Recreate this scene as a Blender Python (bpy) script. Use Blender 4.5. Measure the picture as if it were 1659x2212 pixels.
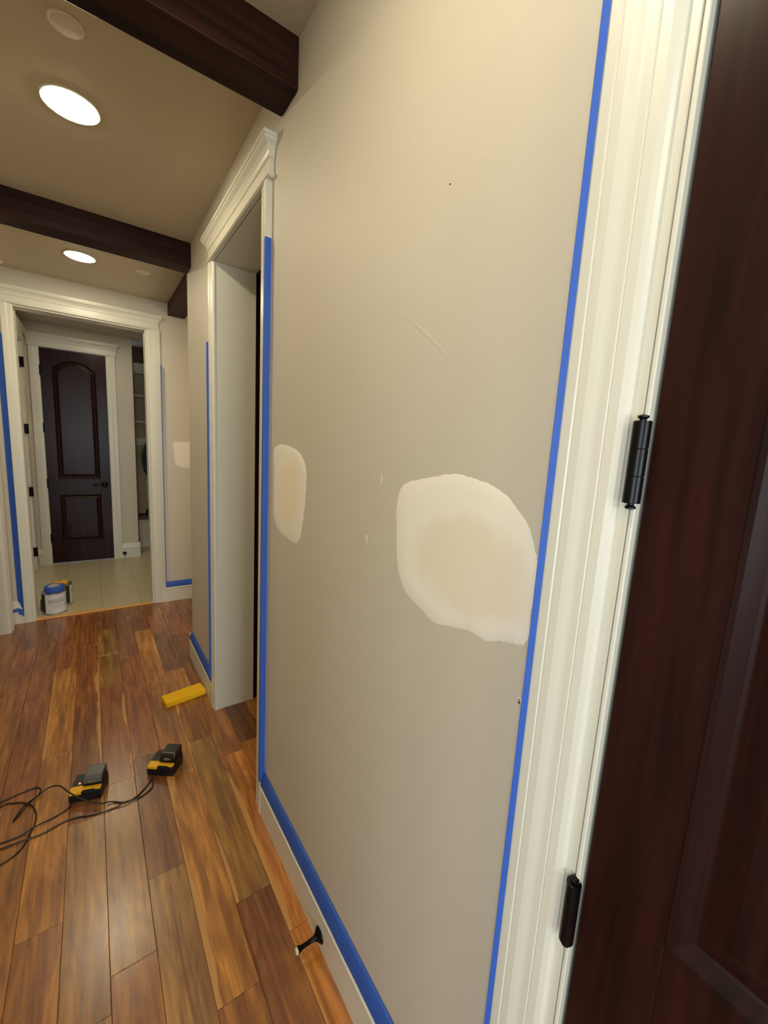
import bpy, bmesh, math, random
from mathutils import Vector, Matrix
random.seed(7)
S = bpy.context.scene
for o in list(bpy.data.objects): bpy.data.objects.remove(o)
COL = S.collection

# ------------------------------------------------------------------ camera
cd = bpy.data.cameras.new('camera'); cam = bpy.data.objects.new('camera', cd); COL.objects.link(cam)
R = Vector((0.81500292, -0.57676353, 0.05580381)); U = Vector((0.04255997, 0.15562568, 0.98689883)); F = Vector((0.57789176, 0.80195042, -0.15138242))
m = Matrix((R, U, -F)).transposed().to_4x4(); m.translation = Vector((-0.5336, 0.0, 1.55))
cam.matrix_world = m
cd.sensor_fit = 'VERTICAL'; cd.sensor_height = 36.0; cd.lens = 881.6 * 36.0 / 2212.0
cd.clip_start = 0.01
S.camera = cam

# ------------------------------------------------------------------ world, daylight, exposure
w = bpy.data.worlds.new('world'); S.world = w; w.use_nodes = True
bg = w.node_tree.nodes['Background']; bg.inputs[0].default_value = (0.62, 0.75, 1.0, 1); bg.inputs[1].default_value = 0.6
S.view_settings.view_transform = 'Standard'; S.view_settings.look = 'None'
S.view_settings.gamma = 1; S.view_settings.use_curve_mapping = False
S.view_settings.exposure = 0.30
CAN_STRENGTH = 112.0
CAN_COLOR = (1.0, 0.88, 0.62)

def area(name, loc, rot, sx, sy, power, color):
    l = bpy.data.lights.new(name, 'AREA'); l.shape = 'RECTANGLE'; l.size = sx; l.size_y = sy
    l.energy = power; l.color = color
    o = bpy.data.objects.new(name, l); COL.objects.link(o); o.location = loc; o.rotation_euler = rot
    return o
area('rear_daylight_lamp', (-0.56, -6.45, 1.45), (math.radians(90), 0, 0), 3.2, 2.1, 270, (0.84, 0.94, 1.0))  # lamp added outside the unseen rear window for cool daylight from behind
area('side_daylight_lamp', (-2.75, -1.05, 1.30), (0, math.radians(-90), 0), 1.9, 1.9, 80, (0.82, 0.93, 1.0))  # lamp added outside the unseen side window for cool light on the near wall
area('alcove_fill_lamp', (1.95, 3.6, 1.5), (0, math.radians(-90), math.radians(180)), 1.2, 0.8, 12, (1.0, 0.86, 0.66))  # added warm fill lamp brightening the alcove; no window stands there

# ------------------------------------------------------------------ material helpers
def srgb(r, g, b):
    def f(c):
        c /= 255.0
        return c / 12.92 if c <= 0.04045 else ((c + 0.055) / 1.055) ** 2.4
    return (f(r), f(g), f(b), 1.0)

def newmat(name):
    mt = bpy.data.materials.new(name); mt.use_nodes = True
    nt = mt.node_tree; b = nt.nodes['Principled BSDF']
    return mt, nt, b

def mat(name, col, rough=0.5, metal=0.0, bump=0.0, bscale=200.0, var=0.0, vscale=6.0, emit=None, coat=0.0, spec=None):
    mt, nt, b = newmat(name)
    b.inputs['Base Color'].default_value = col
    b.inputs['Roughness'].default_value = rough
    b.inputs['Metallic'].default_value = metal
    if spec is not None: b.inputs['Specular IOR Level'].default_value = spec
    if coat: b.inputs['Coat Weight'].default_value = coat
    if emit:
        b.inputs['Emission Color'].default_value = emit[0]; b.inputs['Emission Strength'].default_value = emit[1]
    tc = nt.nodes.new('ShaderNodeTexCoord')
    if var > 0:
        n = nt.nodes.new('ShaderNodeTexNoise'); n.inputs['Scale'].default_value = vscale; n.inputs['Detail'].default_value = 4
        nt.links.new(tc.outputs['Object'], n.inputs['Vector'])
        mx = nt.nodes.new('ShaderNodeMix'); mx.data_type = 'RGBA'
        mx.inputs[6].default_value = tuple(c * (1 - var) for c in col[:3]) + (1,)
        mx.inputs[7].default_value = tuple(min(1, c * (1 + var)) for c in col[:3]) + (1,)
        nt.links.new(n.outputs['Fac'], mx.inputs[0]); nt.links.new(mx.outputs[2], b.inputs['Base Color'])
    if bump > 0:
        n2 = nt.nodes.new('ShaderNodeTexNoise'); n2.inputs['Scale'].default_value = bscale; n2.inputs['Detail'].default_value = 2
        nt.links.new(tc.outputs['Object'], n2.inputs['Vector'])
        bp = nt.nodes.new('ShaderNodeBump'); bp.inputs['Strength'].default_value = bump; bp.inputs['Distance'].default_value = 0.002
        nt.links.new(n2.outputs['Fac'], bp.inputs['Height']); nt.links.new(bp.outputs[0], b.inputs['Normal'])
    return mt

M = {}
M['wall'] = mat('beige_wall_paint', srgb(203, 194, 177), 0.62, bump=0.12, bscale=140, var=0.03, vscale=2.5)
M['ceil'] = mat('taupe_ceiling_paint', srgb(194, 181, 157), 0.8, bump=0.35, bscale=120)
M['trim'] = mat('cream_trim_enamel', srgb(218, 214, 198), 0.34, bump=0.05, bscale=60)
M['tape'] = mat('blue_painters_tape', srgb(44, 90, 184), 0.6, bump=0.3, bscale=500, var=0.08, vscale=60)
M['tape_edge'] = mat('cream_tape_core', srgb(215, 205, 185), 0.7)
M['bronze'] = mat('oil_rubbed_bronze', srgb(26, 20, 18), 0.32, metal=0.8)
M['blackmetal'] = mat('black_hinge_metal', srgb(14, 14, 17), 0.3, metal=0.6)
M['lens'] = mat('lit_lamp_lens', (1, 1, 1, 1), 0.5, emit=(CAN_COLOR + (1,), CAN_STRENGTH))
M['ring'] = mat('cream_fixture_ring', srgb(232, 226, 208), 0.5)
M['grille'] = mat('cream_speaker_grille', srgb(222, 212, 190), 0.6, bump=0.6, bscale=900)
M['compound'] = mat('dry_joint_compound', srgb(236, 228, 212), 0.85, bump=0.15, bscale=60)
M['tile'] = mat('beige_porcelain_tile', srgb(200, 186, 152), 0.3, var=0.06, vscale=9)
M['grout'] = mat('dark_grout', srgb(112, 98, 76), 0.9)
M['yellow_foam'] = mat('yellow_sanding_foam', srgb(255, 200, 6), 0.85, bump=0.6, bscale=900)
M['grit'] = mat('dark_yellow_abrasive_face', srgb(216, 160, 8), 0.95, bump=0.8, bscale=1500)
M['tool_yellow'] = mat('yellow_tool_plastic', srgb(232, 172, 26), 0.4)
M['tool_black'] = mat('black_tool_plastic', srgb(17, 18, 24), 0.4, bump=0.1, bscale=300)
M['tool_grey'] = mat('dark_grey_battery_plastic', srgb(88, 88, 88), 0.25, bump=0.1, bscale=300)
M['steel'] = mat('scuffed_bright_steel', srgb(185, 185, 185), 0.25, metal=0.9)
M['led'] = mat('glowing_red_indicator', srgb(255, 40, 20), 0.3, emit=((1, 0.08, 0.03, 1), 9))
M['cord'] = mat('black_rubber_cord', srgb(30, 24, 20), 0.45)
M['rubber'] = mat('pale_rubber_tip', srgb(205, 190, 165), 0.5)
M['can_metal'] = mat('paint_can_tin', srgb(168, 168, 166), 0.3, metal=0.85)
M['can_label'] = mat('white_paint_can_label', srgb(214, 212, 214), 0.45)
M['can_ink'] = mat('pale_grey_label_print', srgb(168, 168, 172), 0.5)
M['can_dark'] = mat('dark_green_label_panel', srgb(34, 38, 34), 0.45)
M['oak'] = mat('light_oak_threshold', srgb(222, 164, 92), 0.35, var=0.12, vscale=25)
M['darkbox'] = mat('near_black_plastic', srgb(30, 25, 24), 0.5)
M['closet_dark'] = mat('dark_brown_cabinet_wood', srgb(86, 62, 42), 0.6, var=0.1)  # same dark brown on bench seat, side panel and top board
M['cab'] = mat('cream_cabinet_paint', srgb(214, 206, 184), 0.45)
M['cloth_navy'] = mat('navy_bag_fabric', srgb(40, 62, 84), 0.9, bump=0.5, bscale=120)
M['cloth_green'] = mat('green_strap_fabric', srgb(78, 98, 54), 0.9)
M['cloth_white'] = mat('off_white_cloth', srgb(200, 195, 182), 0.9, bump=0.4, bscale=60)
M['cloth_grey'] = mat('grey_cloth', srgb(120, 112, 100), 0.9)
M['sponge'] = mat('orange_yellow_rag', srgb(235, 175, 70), 0.9, bump=0.6, bscale=200)
M['glass'] = None

def glass_mat():
    mt = bpy.data.materials.new('window_glass'); mt.use_nodes = True; nt = mt.node_tree; nt.nodes.clear()
    o = nt.nodes.new('ShaderNodeOutputMaterial'); mx = nt.nodes.new('ShaderNodeMixShader')
    t = nt.nodes.new('ShaderNodeBsdfTransparent'); g = nt.nodes.new('ShaderNodeBsdfGlossy'); g.inputs['Roughness'].default_value = 0.02
    mx.inputs[0].default_value = 0.06
    nt.links.new(t.outputs[0], mx.inputs[1]); nt.links.new(g.outputs[0], mx.inputs[2]); nt.links.new(mx.outputs[0], o.inputs[0])
    return mt
M['glass'] = glass_mat()

def patch_mat(name, cx, cz, rx, rz, inner, outer):
    """skim coat: thin worn peach middle, thicker pale compound towards the edge (object space Y,Z)"""
    mt, nt, b = newmat(name); N = nt.nodes; L = nt.links
    tc = N.new('ShaderNodeTexCoord')
    mp = N.new('ShaderNodeMapping'); mp.vector_type = 'POINT'
    mp.inputs['Location'].default_value = (0, -cx / rx, -cz / rz); mp.inputs['Scale'].default_value = (0, 1 / rx, 1 / rz)
    ns = N.new('ShaderNodeTexNoise'); ns.inputs['Scale'].default_value = 9; ns.inputs['Detail'].default_value = 5
    L.new(tc.outputs['Object'], ns.inputs['Vector']); L.new(tc.outputs['Object'], mp.inputs['Vector'])
    ln = N.new('ShaderNodeVectorMath'); ln.operation = 'LENGTH'; L.new(mp.outputs[0], ln.inputs[0])
    ad = N.new('ShaderNodeMath'); ad.operation = 'MULTIPLY_ADD'; ad.inputs[1].default_value = 0.7; 
    L.new(ns.outputs['Fac'], ad.inputs[0]); L.new(ln.outputs['Value'], ad.inputs[2])
    rp = N.new('ShaderNodeValToRGB'); rp.color_ramp.elements[0].position = 0.75; rp.color_ramp.elements[0].color = inner
    rp.color_ramp.elements[1].position = 1.3; rp.color_ramp.elements[1].color = outer
    mr = N.new('ShaderNodeMath'); mr.operation = 'MULTIPLY'; mr.inputs[1].default_value = 0.85
    L.new(ad.outputs[0], mr.inputs[0]); L.new(mr.outputs[0], rp.inputs[0]); L.new(rp.outputs[0], b.inputs['Base Color'])
    b.inputs['Roughness'].default_value = 0.9
    return mt

def wood_plank_mat():
    """tint from the object's own colour; alpha codes a pale sapwood edge"""
    mt, nt, b = newmat('acacia_floor_plank'); N = nt.nodes; L = nt.links
    tc = N.new('ShaderNodeTexCoord'); oi = N.new('ShaderNodeObjectInfo')
    rnd = N.new('ShaderNodeVectorMath'); rnd.operation = 'SCALE'; rnd.inputs[0].default_value = (7.3, 13.1, 5.7); L.new(oi.outputs['Random'], rnd.inputs['Scale'])
    off = N.new('ShaderNodeVectorMath'); off.operation = 'ADD'; L.new(tc.outputs['Object'], off.inputs[0]); L.new(rnd.outputs[0], off.inputs[1])
    def mapping(sx, sy):
        mp = N.new('ShaderNodeMapping'); mp.inputs['Scale'].default_value = (sx, sy, 1); L.new(off.outputs[0], mp.inputs[0]); return mp
    # broad figure (cathedral arches) : warped bands
    mp1 = mapping(1.0, 0.16)
    nz = N.new('ShaderNodeTexNoise'); nz.inputs['Scale'].default_value = 9; nz.inputs['Detail'].default_value = 1.5; L.new(mp1.outputs[0], nz.inputs['Vector'])
    ml = N.new('ShaderNodeMath'); ml.operation = 'MULTIPLY'; ml.inputs[1].default_value = 13; L.new(nz.outputs['Fac'], ml.inputs[0])
    fr = N.new('ShaderNodeMath'); fr.operation = 'PINGPONG'; fr.inputs[1].default_value = 0.5; L.new(ml.outputs[0], fr.inputs[0])
    # fine grain
    mp2 = mapping(1.0, 0.035)
    n2 = N.new('ShaderNodeTexNoise'); n2.inputs['Scale'].default_value = 150; n2.inputs['Detail'].default_value = 3; L.new(mp2.outputs[0], n2.inputs['Vector'])
    # blotches
    mp3 = mapping(1.0, 0.25)
    n3 = N.new('ShaderNodeTexNoise'); n3.inputs['Scale'].default_value = 13; n3.inputs['Detail'].default_value = 3; L.new(mp3.outputs[0], n3.inputs['Vector'])
    def madd(a, k, c):
        q = N.new('ShaderNodeMath'); q.operation = 'MULTIPLY_ADD'; q.inputs[1].default_value = k
        L.new(a, q.inputs[0])
        if isinstance(c, float): q.inputs[2].default_value = c
        else: L.new(c, q.inputs[2])
        return q.outputs[0]
    v = madd(fr.outputs[0], 0.62, 0.03)
    v = madd(n2.outputs['Fac'], 0.85, v)
    v = madd(n3.outputs['Fac'], 0.95, v)          # ~ 1.1 in the mean
    mp5 = mapping(1.0, 0.07)
    n5 = N.new('ShaderNodeTexNoise'); n5.inputs['Scale'].default_value = 42; n5.inputs['Detail'].default_value = 2; n5.inputs['Distortion'].default_value = 0.5; L.new(mp5.outputs[0], n5.inputs['Vector'])
    st = N.new('ShaderNodeMapRange'); st.inputs['From Min'].default_value = 0.36; st.inputs['From Max'].default_value = 0.66; L.new(n5.outputs['Fac'], st.inputs['Value'])
    gold = N.new('ShaderNodeVectorMath'); gold.operation = 'MULTIPLY'; gold.inputs[1].default_value = (1.32, 1.42, 1.25); L.new(oi.outputs['Color'], gold.inputs[0])
    dk = N.new('ShaderNodeVectorMath'); dk.operation = 'MULTIPLY'; dk.inputs[1].default_value = (0.74, 0.66, 0.66); L.new(oi.outputs['Color'], dk.inputs[0])
    fg = N.new('ShaderNodeMix'); fg.data_type = 'RGBA'; L.new(st.outputs[0], fg.inputs[0]); L.new(dk.outputs[0], fg.inputs[6]); L.new(gold.outputs[0], fg.inputs[7])
    sc = N.new('ShaderNodeVectorMath'); sc.operation = 'SCALE'; L.new(fg.outputs[2], sc.inputs[0]); L.new(v, sc.inputs['Scale'])
    gm = N.new('ShaderNodeHueSaturation'); gm.inputs['Saturation'].default_value = 1.0; L.new(sc.outputs[0], gm.inputs['Color'])
    # sapwood streak along one edge
    sp = N.new('ShaderNodeSeparateXYZ'); L.new(tc.outputs['Object'], sp.inputs[0])
    sgn = N.new('ShaderNodeMath'); sgn.operation = 'GREATER_THAN'; sgn.inputs[1].default_value = 0.4; L.new(oi.outputs['Alpha'], sgn.inputs[0])
    s2 = madd(sgn.outputs[0], -2.0, 1.0)          # +1 -> left edge, -1 -> right edge
    xs = N.new('ShaderNodeMath'); xs.operation = 'MULTIPLY'; L.new(sp.outputs['X'], xs.inputs[0]); L.new(s2, xs.inputs[1])
    d = N.new('ShaderNodeMath'); d.operation = 'ADD'; d.inputs[1].default_value = 0.059; L.new(xs.outputs[0], d.inputs[0])
    mp4 = mapping(0.0, 1.0)
    n4 = N.new('ShaderNodeTexNoise'); n4.inputs['Scale'].default_value = 3.2; n4.inputs['Detail'].default_value = 2; L.new(mp4.outputs[0], n4.inputs['Vector'])
    wd = madd(n4.outputs['Fac'], 0.075, -0.026)
    lt = N.new('ShaderNodeMath'); lt.operation = 'SUBTRACT'; L.new(wd, lt.inputs[0]); L.new(d.outputs[0], lt.inputs[1])
    mr = N.new('ShaderNodeMapRange'); mr.inputs['From Min'].default_value = 0; mr.inputs['From Max'].default_value = 0.004; L.new(lt.outputs[0], mr.inputs['Value'])
    has = N.new('ShaderNodeMath'); has.operation = 'LESS_THAN'; has.inputs[1].default_value = 0.9; L.new(oi.outputs['Alpha'], has.inputs[0])
    mk = N.new('ShaderNodeMath'); mk.operation = 'MULTIPLY'; L.new(mr.outputs[0], mk.inputs[0]); L.new(has.outputs[0], mk.inputs[1])
    mx = N.new('ShaderNodeMix'); mx.data_type = 'RGBA'; L.new(mk.outputs[0], mx.inputs[0]); L.new(gm.outputs[0], mx.inputs[6])
    mx.inputs[7].default_value = srgb(196, 142, 80)
    L.new(mx.outputs[2], b.inputs['Base Color'])
    b.inputs['Roughness'].default_value = 0.27
    rr = madd(n2.outputs['Fac'], 0.18, 0.2); L.new(rr, b.inputs['Roughness'])
    b.inputs['Coat Weight'].default_value = 0.6; b.inputs['Coat Roughness'].default_value = 0.24
    bp = N.new('ShaderNodeBump'); bp.inputs['Strength'].default_value = 0.12; bp.inputs['Distance'].default_value = 0.002
    L.new(n3.outputs['Fac'], bp.inputs['Height']); L.new(bp.outputs[0], b.inputs['Normal'])
    return mt
M['plank'] = wood_plank_mat()

def dark_wood(name, c1, c2, rough, axis):
    mt, nt, b = newmat(name); N = nt.nodes; L = nt.links
    tc = N.new('ShaderNodeTexCoord'); mp = N.new('ShaderNodeMapping')
    s = [26, 26, 26]; s[axis] = 1.2; mp.inputs['Scale'].default_value = s
    n = N.new('ShaderNodeTexNoise'); n.inputs['Scale'].default_value = 1.6; n.inputs['Detail'].default_value = 6; n.inputs['Distortion'].default_value = 0.6
    L.new(tc.outputs['Object'], mp.inputs[0]); L.new(mp.outputs[0], n.inputs['Vector'])
    rp = N.new('ShaderNodeValToRGB'); rp.color_ramp.elements[0].position = 0.3; rp.color_ramp.elements[0].color = c1
    rp.color_ramp.elements[1].position = 0.75; rp.color_ramp.elements[1].color = c2
    L.new(n.outputs['Fac'], rp.inputs[0]); L.new(rp.outputs[0], b.inputs['Base Color'])
    b.inputs['Roughness'].default_value = rough; b.inputs['Specular IOR Level'].default_value = 0.13
    bp = N.new('ShaderNodeBump'); bp.inputs['Strength'].default_value = 0.1; bp.inputs['Distance'].default_value = 0.001
    L.new(n.outputs['Fac'], bp.inputs['Height']); L.new(bp.outputs[0], b.inputs['Normal'])
    return mt
M['door'] = dark_wood('espresso_stained_door', srgb(28, 12, 10), srgb(52, 24, 19), 0.27, 2)
M['door_mould'] = dark_wood('espresso_stained_moulding', srgb(22, 10, 9), srgb(44, 21, 17), 0.42, 2)
M['beam'] = dark_wood('dark_stained_beam', srgb(26, 11, 8), srgb(58, 30, 20), 0.5, 0)
M['beam_y'] = dark_wood('dark_stained_beam_lengthwise', srgb(36, 20, 14), srgb(72, 44, 30), 0.55, 1)

# ------------------------------------------------------------------ geometry helpers
def finish(name, bm, material, parent=None, smooth=None, bevel=0.0, segs=2):
    bmesh.ops.recalc_face_normals(bm, faces=bm.faces)
    me = bpy.data.meshes.new(name); bm.to_mesh(me); bm.free()
    if isinstance(material, (list, tuple)):
        for q in material: me.materials.append(q)
    else: me.materials.append(material)
    if smooth is not None:
        for p in me.polygons: p.use_smooth = True
        me.set_sharp_from_angle(angle=math.radians(smooth))
    o = bpy.data.objects.new(name, me); COL.objects.link(o)
    if parent: o.parent = parent
    if bevel:
        md = o.modifiers.new('bevel', 'BEVEL'); md.width = bevel; md.segments = segs; md.limit_method = 'ANGLE'; md.harden_normals = False
    return o

def box(bm, x0, x1, y0, y1, z0, z1, mi=0):
    vs = [bm.verts.new((x, y, z)) for z in (z0, z1) for y in (y0, y1) for x in (x0, x1)]
    for f in ((0, 1, 3, 2), (4, 5, 7, 6), (0, 1, 5, 4), (2, 3, 7, 6), (0, 2, 6, 4), (1, 3, 7, 5)):
        fc = bm.faces.new([vs[i] for i in f]); fc.material_index = mi

def boxes(name, lst, material, parent=None, **k):
    bm = bmesh.new()
    for b in lst: box(bm, *b)
    return finish(name, bm, material, parent, **k)

def prism(bm, prof, O, A, B, D, mi=0):
    """closed profile of (a,b) in axes A,B swept along vector D"""
    O, A, B, D = map(Vector, (O, A, B, D))
    r0 = [bm.verts.new(O + A * a + B * b) for a, b in prof]; r1 = [bm.verts.new(v.co + D) for v in r0]
    n = len(prof)
    for i in range(n):
        f = bm.faces.new((r0[i], r0[(i + 1) % n], r1[(i + 1) % n], r1[i])); f.material_index = mi
    bm.faces.new(r0[::-1]).material_index = mi; bm.faces.new(r1).material_index = mi

def lathe(bm, prof, C, axis='z', seg=40, mi=0):
    """prof: list of (r, h) swept round an axis through C"""
    C = Vector(C)
    def P(r, h, a):
        c, s = r * math.cos(a), r * math.sin(a)
        return C + {'z': Vector((c, s, h)), 'x': Vector((h, c, s)), 'y': Vector((c, h, s))}[axis]
    rings = [[bm.verts.new(P(r, h, 2 * math.pi * i / seg)) for i in range(seg)] for r, h in prof]
    for a, b in zip(rings, rings[1:]):
        for i in range(seg):
            bm.faces.new((a[i], a[(i + 1) % seg], b[(i + 1) % seg], b[i])).material_index = mi
    bm.faces.new(rings[0]).material_index = mi; bm.faces.new(rings[-1]).material_index = mi

def catmull(pts, n=8):
    pts = [Vector(p) for p in pts]; P = [pts[0]] + pts + [pts[-1]]; out = []
    for i in range(1, len(P) - 2):
        for k in range(n):
            t = k / n; a, b, c, d = P[i - 1], P[i], P[i + 1], P[i + 2]
            out.append(0.5 * ((2 * b) + (c - a) * t + (2 * a - 5 * b + 4 * c - d) * t * t + (3 * b - a - 3 * c + d) * t ** 3))
    out.append(pts[-1]); return out

def tube(bm, path, r, seg=8, mi=0):
    rings = []
    for i, p in enumerate(path):
        t = (path[min(i + 1, len(path) - 1)] - path[max(i - 1, 0)]).normalized()
        s = t.cross(Vector((0, 0, 1)));
        if s.length < 1e-3: s = t.cross(Vector((0, 1, 0)))
        s.normalize(); u = s.cross(t)
        rings.append([bm.verts.new(p + s * r * math.cos(2 * math.pi * k / seg) + u * r * math.sin(2 * math.pi * k / seg)) for k in range(seg)])
    for a, b in zip(rings, rings[1:]):
        for k in range(seg): bm.faces.new((a[k], a[(k + 1) % seg], b[(k + 1) % seg], b[k])).material_index = mi
    bm.faces.new(rings[0]); bm.faces.new(rings[-1])

def empty(name, loc=(0, 0, 0), rz=0.0, parent=None):
    o = bpy.data.objects.new(name, None); COL.objects.link(o); o.location = loc; o.rotation_euler = (0, 0, rz)
    o.empty_display_size = 0.05
    if parent: o.parent = parent
    return o

def tag(o, label, cat, group=None, kind=None):
    o['label'] = label; o['category'] = cat
    if group: o['group'] = group
    if kind: o['kind'] = kind
    return o

def struct(o, label, cat):
    return tag(o, label, cat, kind='structure')

# ------------------------------------------------------------------ key dimensions (metres)
ZC = 2.695                       # ceiling
YF = 4.206; YF2 = 4.33           # far wall, front and back faces
XL = -1.11                       # left wall face
YM = 6.016                       # mudroom back wall
XM = -1.092                      # mudroom left wall
Y_D0, Y_D1 = 0.222, -0.62        # near door opening edges
Y_O0, Y_O1 = 1.566, 2.285        # side opening
Y_END = 2.988                    # end of the right wall (outside corner)
DEPTH = 0.206                    # right wall thickness
ZD = 2.44                        # head height

# ------------------------------------------------------------------ setting: ceiling, walls
struct(boxes('ceiling', [(-2.7, 2.5, -6.5, 7.4, ZC, ZC + 0.1)], M['ceil']), 'taupe painted flat ceiling over the hallway', 'ceiling')
wr = boxes('wall_right', [
    (0, DEPTH, -2.8, Y_D1 - 0.022, 0, ZC), (0, DEPTH, Y_D1 - 0.022, 0.242, 2.45, ZC), (0, DEPTH, 0.242, Y_O0 - 0.020, 0, ZC),
    (0, DEPTH, Y_O0 - 0.020, Y_O1 + 0.020, ZD, ZC), (0, DEPTH, Y_O1 + 0.020, Y_END, 0, ZC)], M['wall'])
bm = bmesh.new(); bm.from_mesh(wr.data); bmesh.ops.remove_doubles(bm, verts=bm.verts, dist=1e-5)
bm.to_mesh(wr.data); bm.free()
struct(wr, 'beige painted hallway wall with two pale filler patches, in the foreground', 'wall')
XFL, XFR = -0.965, -0.111
struct(boxes('wall_far', [(-2.6, XFL - 0.002, YF, YF2, 0, ZC), (XFR + 0.002, 2.4, YF, YF2, 0, ZC), (XFL - 0.002, XFR + 0.002, YF, YF2, 2.452, ZC)], M['wall']),
       'beige far wall holding the cased opening to the tiled room', 'wall')
struct(boxes('wall_left', [(XL - 0.16, XL, -2.8, -2.0, 0, ZC), (XL - 0.16, XL, -2.0, -0.1, 2.45, ZC), (XL - 0.16, XL, -0.1, 3.097, 0, ZC), (XL - 0.16, XL, 3.097, 4.013, ZD, ZC), (XL - 0.16, XL, 4.013, YF, 0, ZC)], M['wall']),  # opening behind the viewer added to let the side daylight through
       'beige hallway wall at the left edge beside the far opening', 'wall')
struct(boxes('wall_back', [(-2.6, -2.16, -6.3, -6.15, 0, ZC), (1.04, 2.4, -6.3, -6.15, 0, ZC), (-2.16, 1.04, -6.3, -6.15, 2.5, ZC), (-2.16, 1.04, -6.3, -6.15, 0, 0.4)], M['wall']),
       'beige wall of the room behind the viewer with an added wide window', 'wall')
struct(boxes('wall_outer', [(-2.7, -2.6, -6.5, -2.0, 0, ZC), (-2.7, -2.6, -0.1, 7.4, 0, ZC), (-2.7, -2.6, -2.0, -0.1, 0, 0.35), (-2.7, -2.6, -2.0, -0.1, 2.25, ZC), (2.4, 2.5, -6.5, 2.9, 0, ZC), (2.4, 2.5, 2.9, 7.4, 0, ZC),
                            (DEPTH, 2.4, 1.25, 1.35, 0, ZC), (DEPTH, 2.4, 2.85, 2.988, 0, ZC), (-2.6, XL - 0.16, 2.5, 2.6, 0, ZC)], M['wall']),
       'beige walls of the rooms next to the hallway', 'wall')
win = empty('window_1', (-0.56, -6.2, 0.4)); struct(win, 'unseen wide window added behind the viewer to let daylight in', 'window')  # unseen window, added as the way in for the rear daylight
boxes('frame', [(-1.6, -1.54, -0.03, 0.03, 0, 2.1), (1.54, 1.6, -0.03, 0.03, 0, 2.1), (-1.6, 1.6, -0.03, 0.03, 0, 0.05), (-1.6, 1.6, -0.03, 0.03, 2.05, 2.1), (-0.54, -0.50, -0.02, 0.02, 0.05, 2.05), (0.50, 0.54, -0.02, 0.02, 0.05, 2.05)], M['trim'], win)
for k in range(3): boxes('pane', [(-1.54 + 1.04 * k, -0.54 + 1.04 * k, -0.003, 0.003, 0.05, 2.05)], M['glass'], win)

win2 = empty('window_2', (-2.65, -1.05, 0.35)); struct(win2, 'unseen window added left of the viewer to let daylight in', 'window')  # unseen window, added as the way in for the side daylight
boxes('frame', [(-0.03, 0.03, -0.95, -0.90, 0, 1.9), (-0.03, 0.03, 0.90, 0.95, 0, 1.9), (-0.03, 0.03, -0.95, 0.95, 0, 0.05), (-0.03, 0.03, -0.95, 0.95, 1.85, 1.9), (-0.02, 0.02, -0.02, 0.02, 0.05, 1.85)], M['trim'], win2)
for k in range(2): boxes('pane', [(-0.003, 0.003, -0.90 + 0.92 * k, -0.02 + 0.92 * k, 0.05, 1.85)], M['glass'], win2)

# mudroom shell
struct(boxes('wall_mudroom_back', [(-1.25, -0.963, YM, YM + 0.12, 0, ZC), (-0.349, -0.085, YM, YM + 0.12, 0, ZC), (-0.963, -0.349, YM, YM + 0.12, 2.446, ZC)], M['wall']), 'beige wall around the dark two-panel door in the tiled room', 'wall')
struct(boxes('wall_mudroom_left', [(-1.25, XM, YF2, 4.748, 0, ZC), (-1.25, XM, 5.802, YM, 0, ZC), (-1.25, XM, 4.748, 5.802, ZD + 0.01, ZC)], M['wall']), 'beige side wall of the tiled room, seen edge-on', 'wall')
struct(boxes('wall_mudroom_right', [(1.2, 1.3, YF2, 7.3, 0, ZC)], M['wall']), 'beige right wall of the tiled room', 'wall')

# ------------------------------------------------------------------ wood floor, plank by plank
P0 = -0.198; PW = 0.1185
fl = boxes('floor', [(-2.6, 2.4, -6.4, YF + 0.0, -0.05, -0.0035)], mat('dark_subfloor', srgb(38, 22, 12), 0.8))
struct(fl, 'glossy multi-toned brown wooden plank floor of the hallway', 'floor')
C_ = {'D': (124, 75, 38), 'R': (138, 82, 38), 'M': (148, 93, 42), 'T': (164, 107, 48), 'O': (138, 96, 44), 'G': (146, 102, 56), 'H': (174, 108, 44), 'K': (108, 64, 34)}
# lane: seams (y) from near to far and a tint + sapwood code for every plank  (l = left edge sapwood, r = right edge)
lanes = {
    -9: ([0.4, 1.5, 2.6], 'M D R M'), -8: ([-0.2, 0.8, 1.6, 2.5, 3.2], 'M R Dl R M R'), -7: ([0.1, 0.9, 1.9, 3.01, 3.65], 'R M D M R D'),
    -6: ([0.4, 1.25, 2.05, 2.90, 3.7], 'M R Ml R R D'),
    -5: ([0.55, 1.437, 2.316, 3.21], 'R M T Tl R'),
    -4: ([0.3, 1.10, 1.83, 2.707, 3.52], 'M G G Dr Rr R'),
    -3: ([0.33, 1.193, 1.982, 2.865, 3.303, 3.758], 'T M G Rr O O D'),
    -2: ([0.62, 1.437, 2.10, 3.20], 'M Dl G D R D'),
    -1: ([0.10, 0.952, 1.90, 2.718, 3.615], 'R M Tl M Tr D'),
    0: ([0.36, 1.193, 2.085, 2.50, 2.866, 3.5], 'D D Ol Ml T K R'),
    1: ([0.42, 1.02, 1.9, 2.45, 2.95, 3.42], 'H Hl Hl M D K R'),
    2: ([0.30, 1.05, 1.95, 2.55, 3.30], 'H Hl H K Ml D')}
pool = ['D', 'R', 'M', 'T', 'O', 'Dl', 'Mr', 'R']
for k in range(3, 11):
    lanes[k] = ([2.1 + 0.31 * (k % 3), 2.9 + 0.17 * (k % 4), 3.6 + 0.13 * (k % 3)], ' '.join(random.choice(pool) for _ in range(4)))
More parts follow.
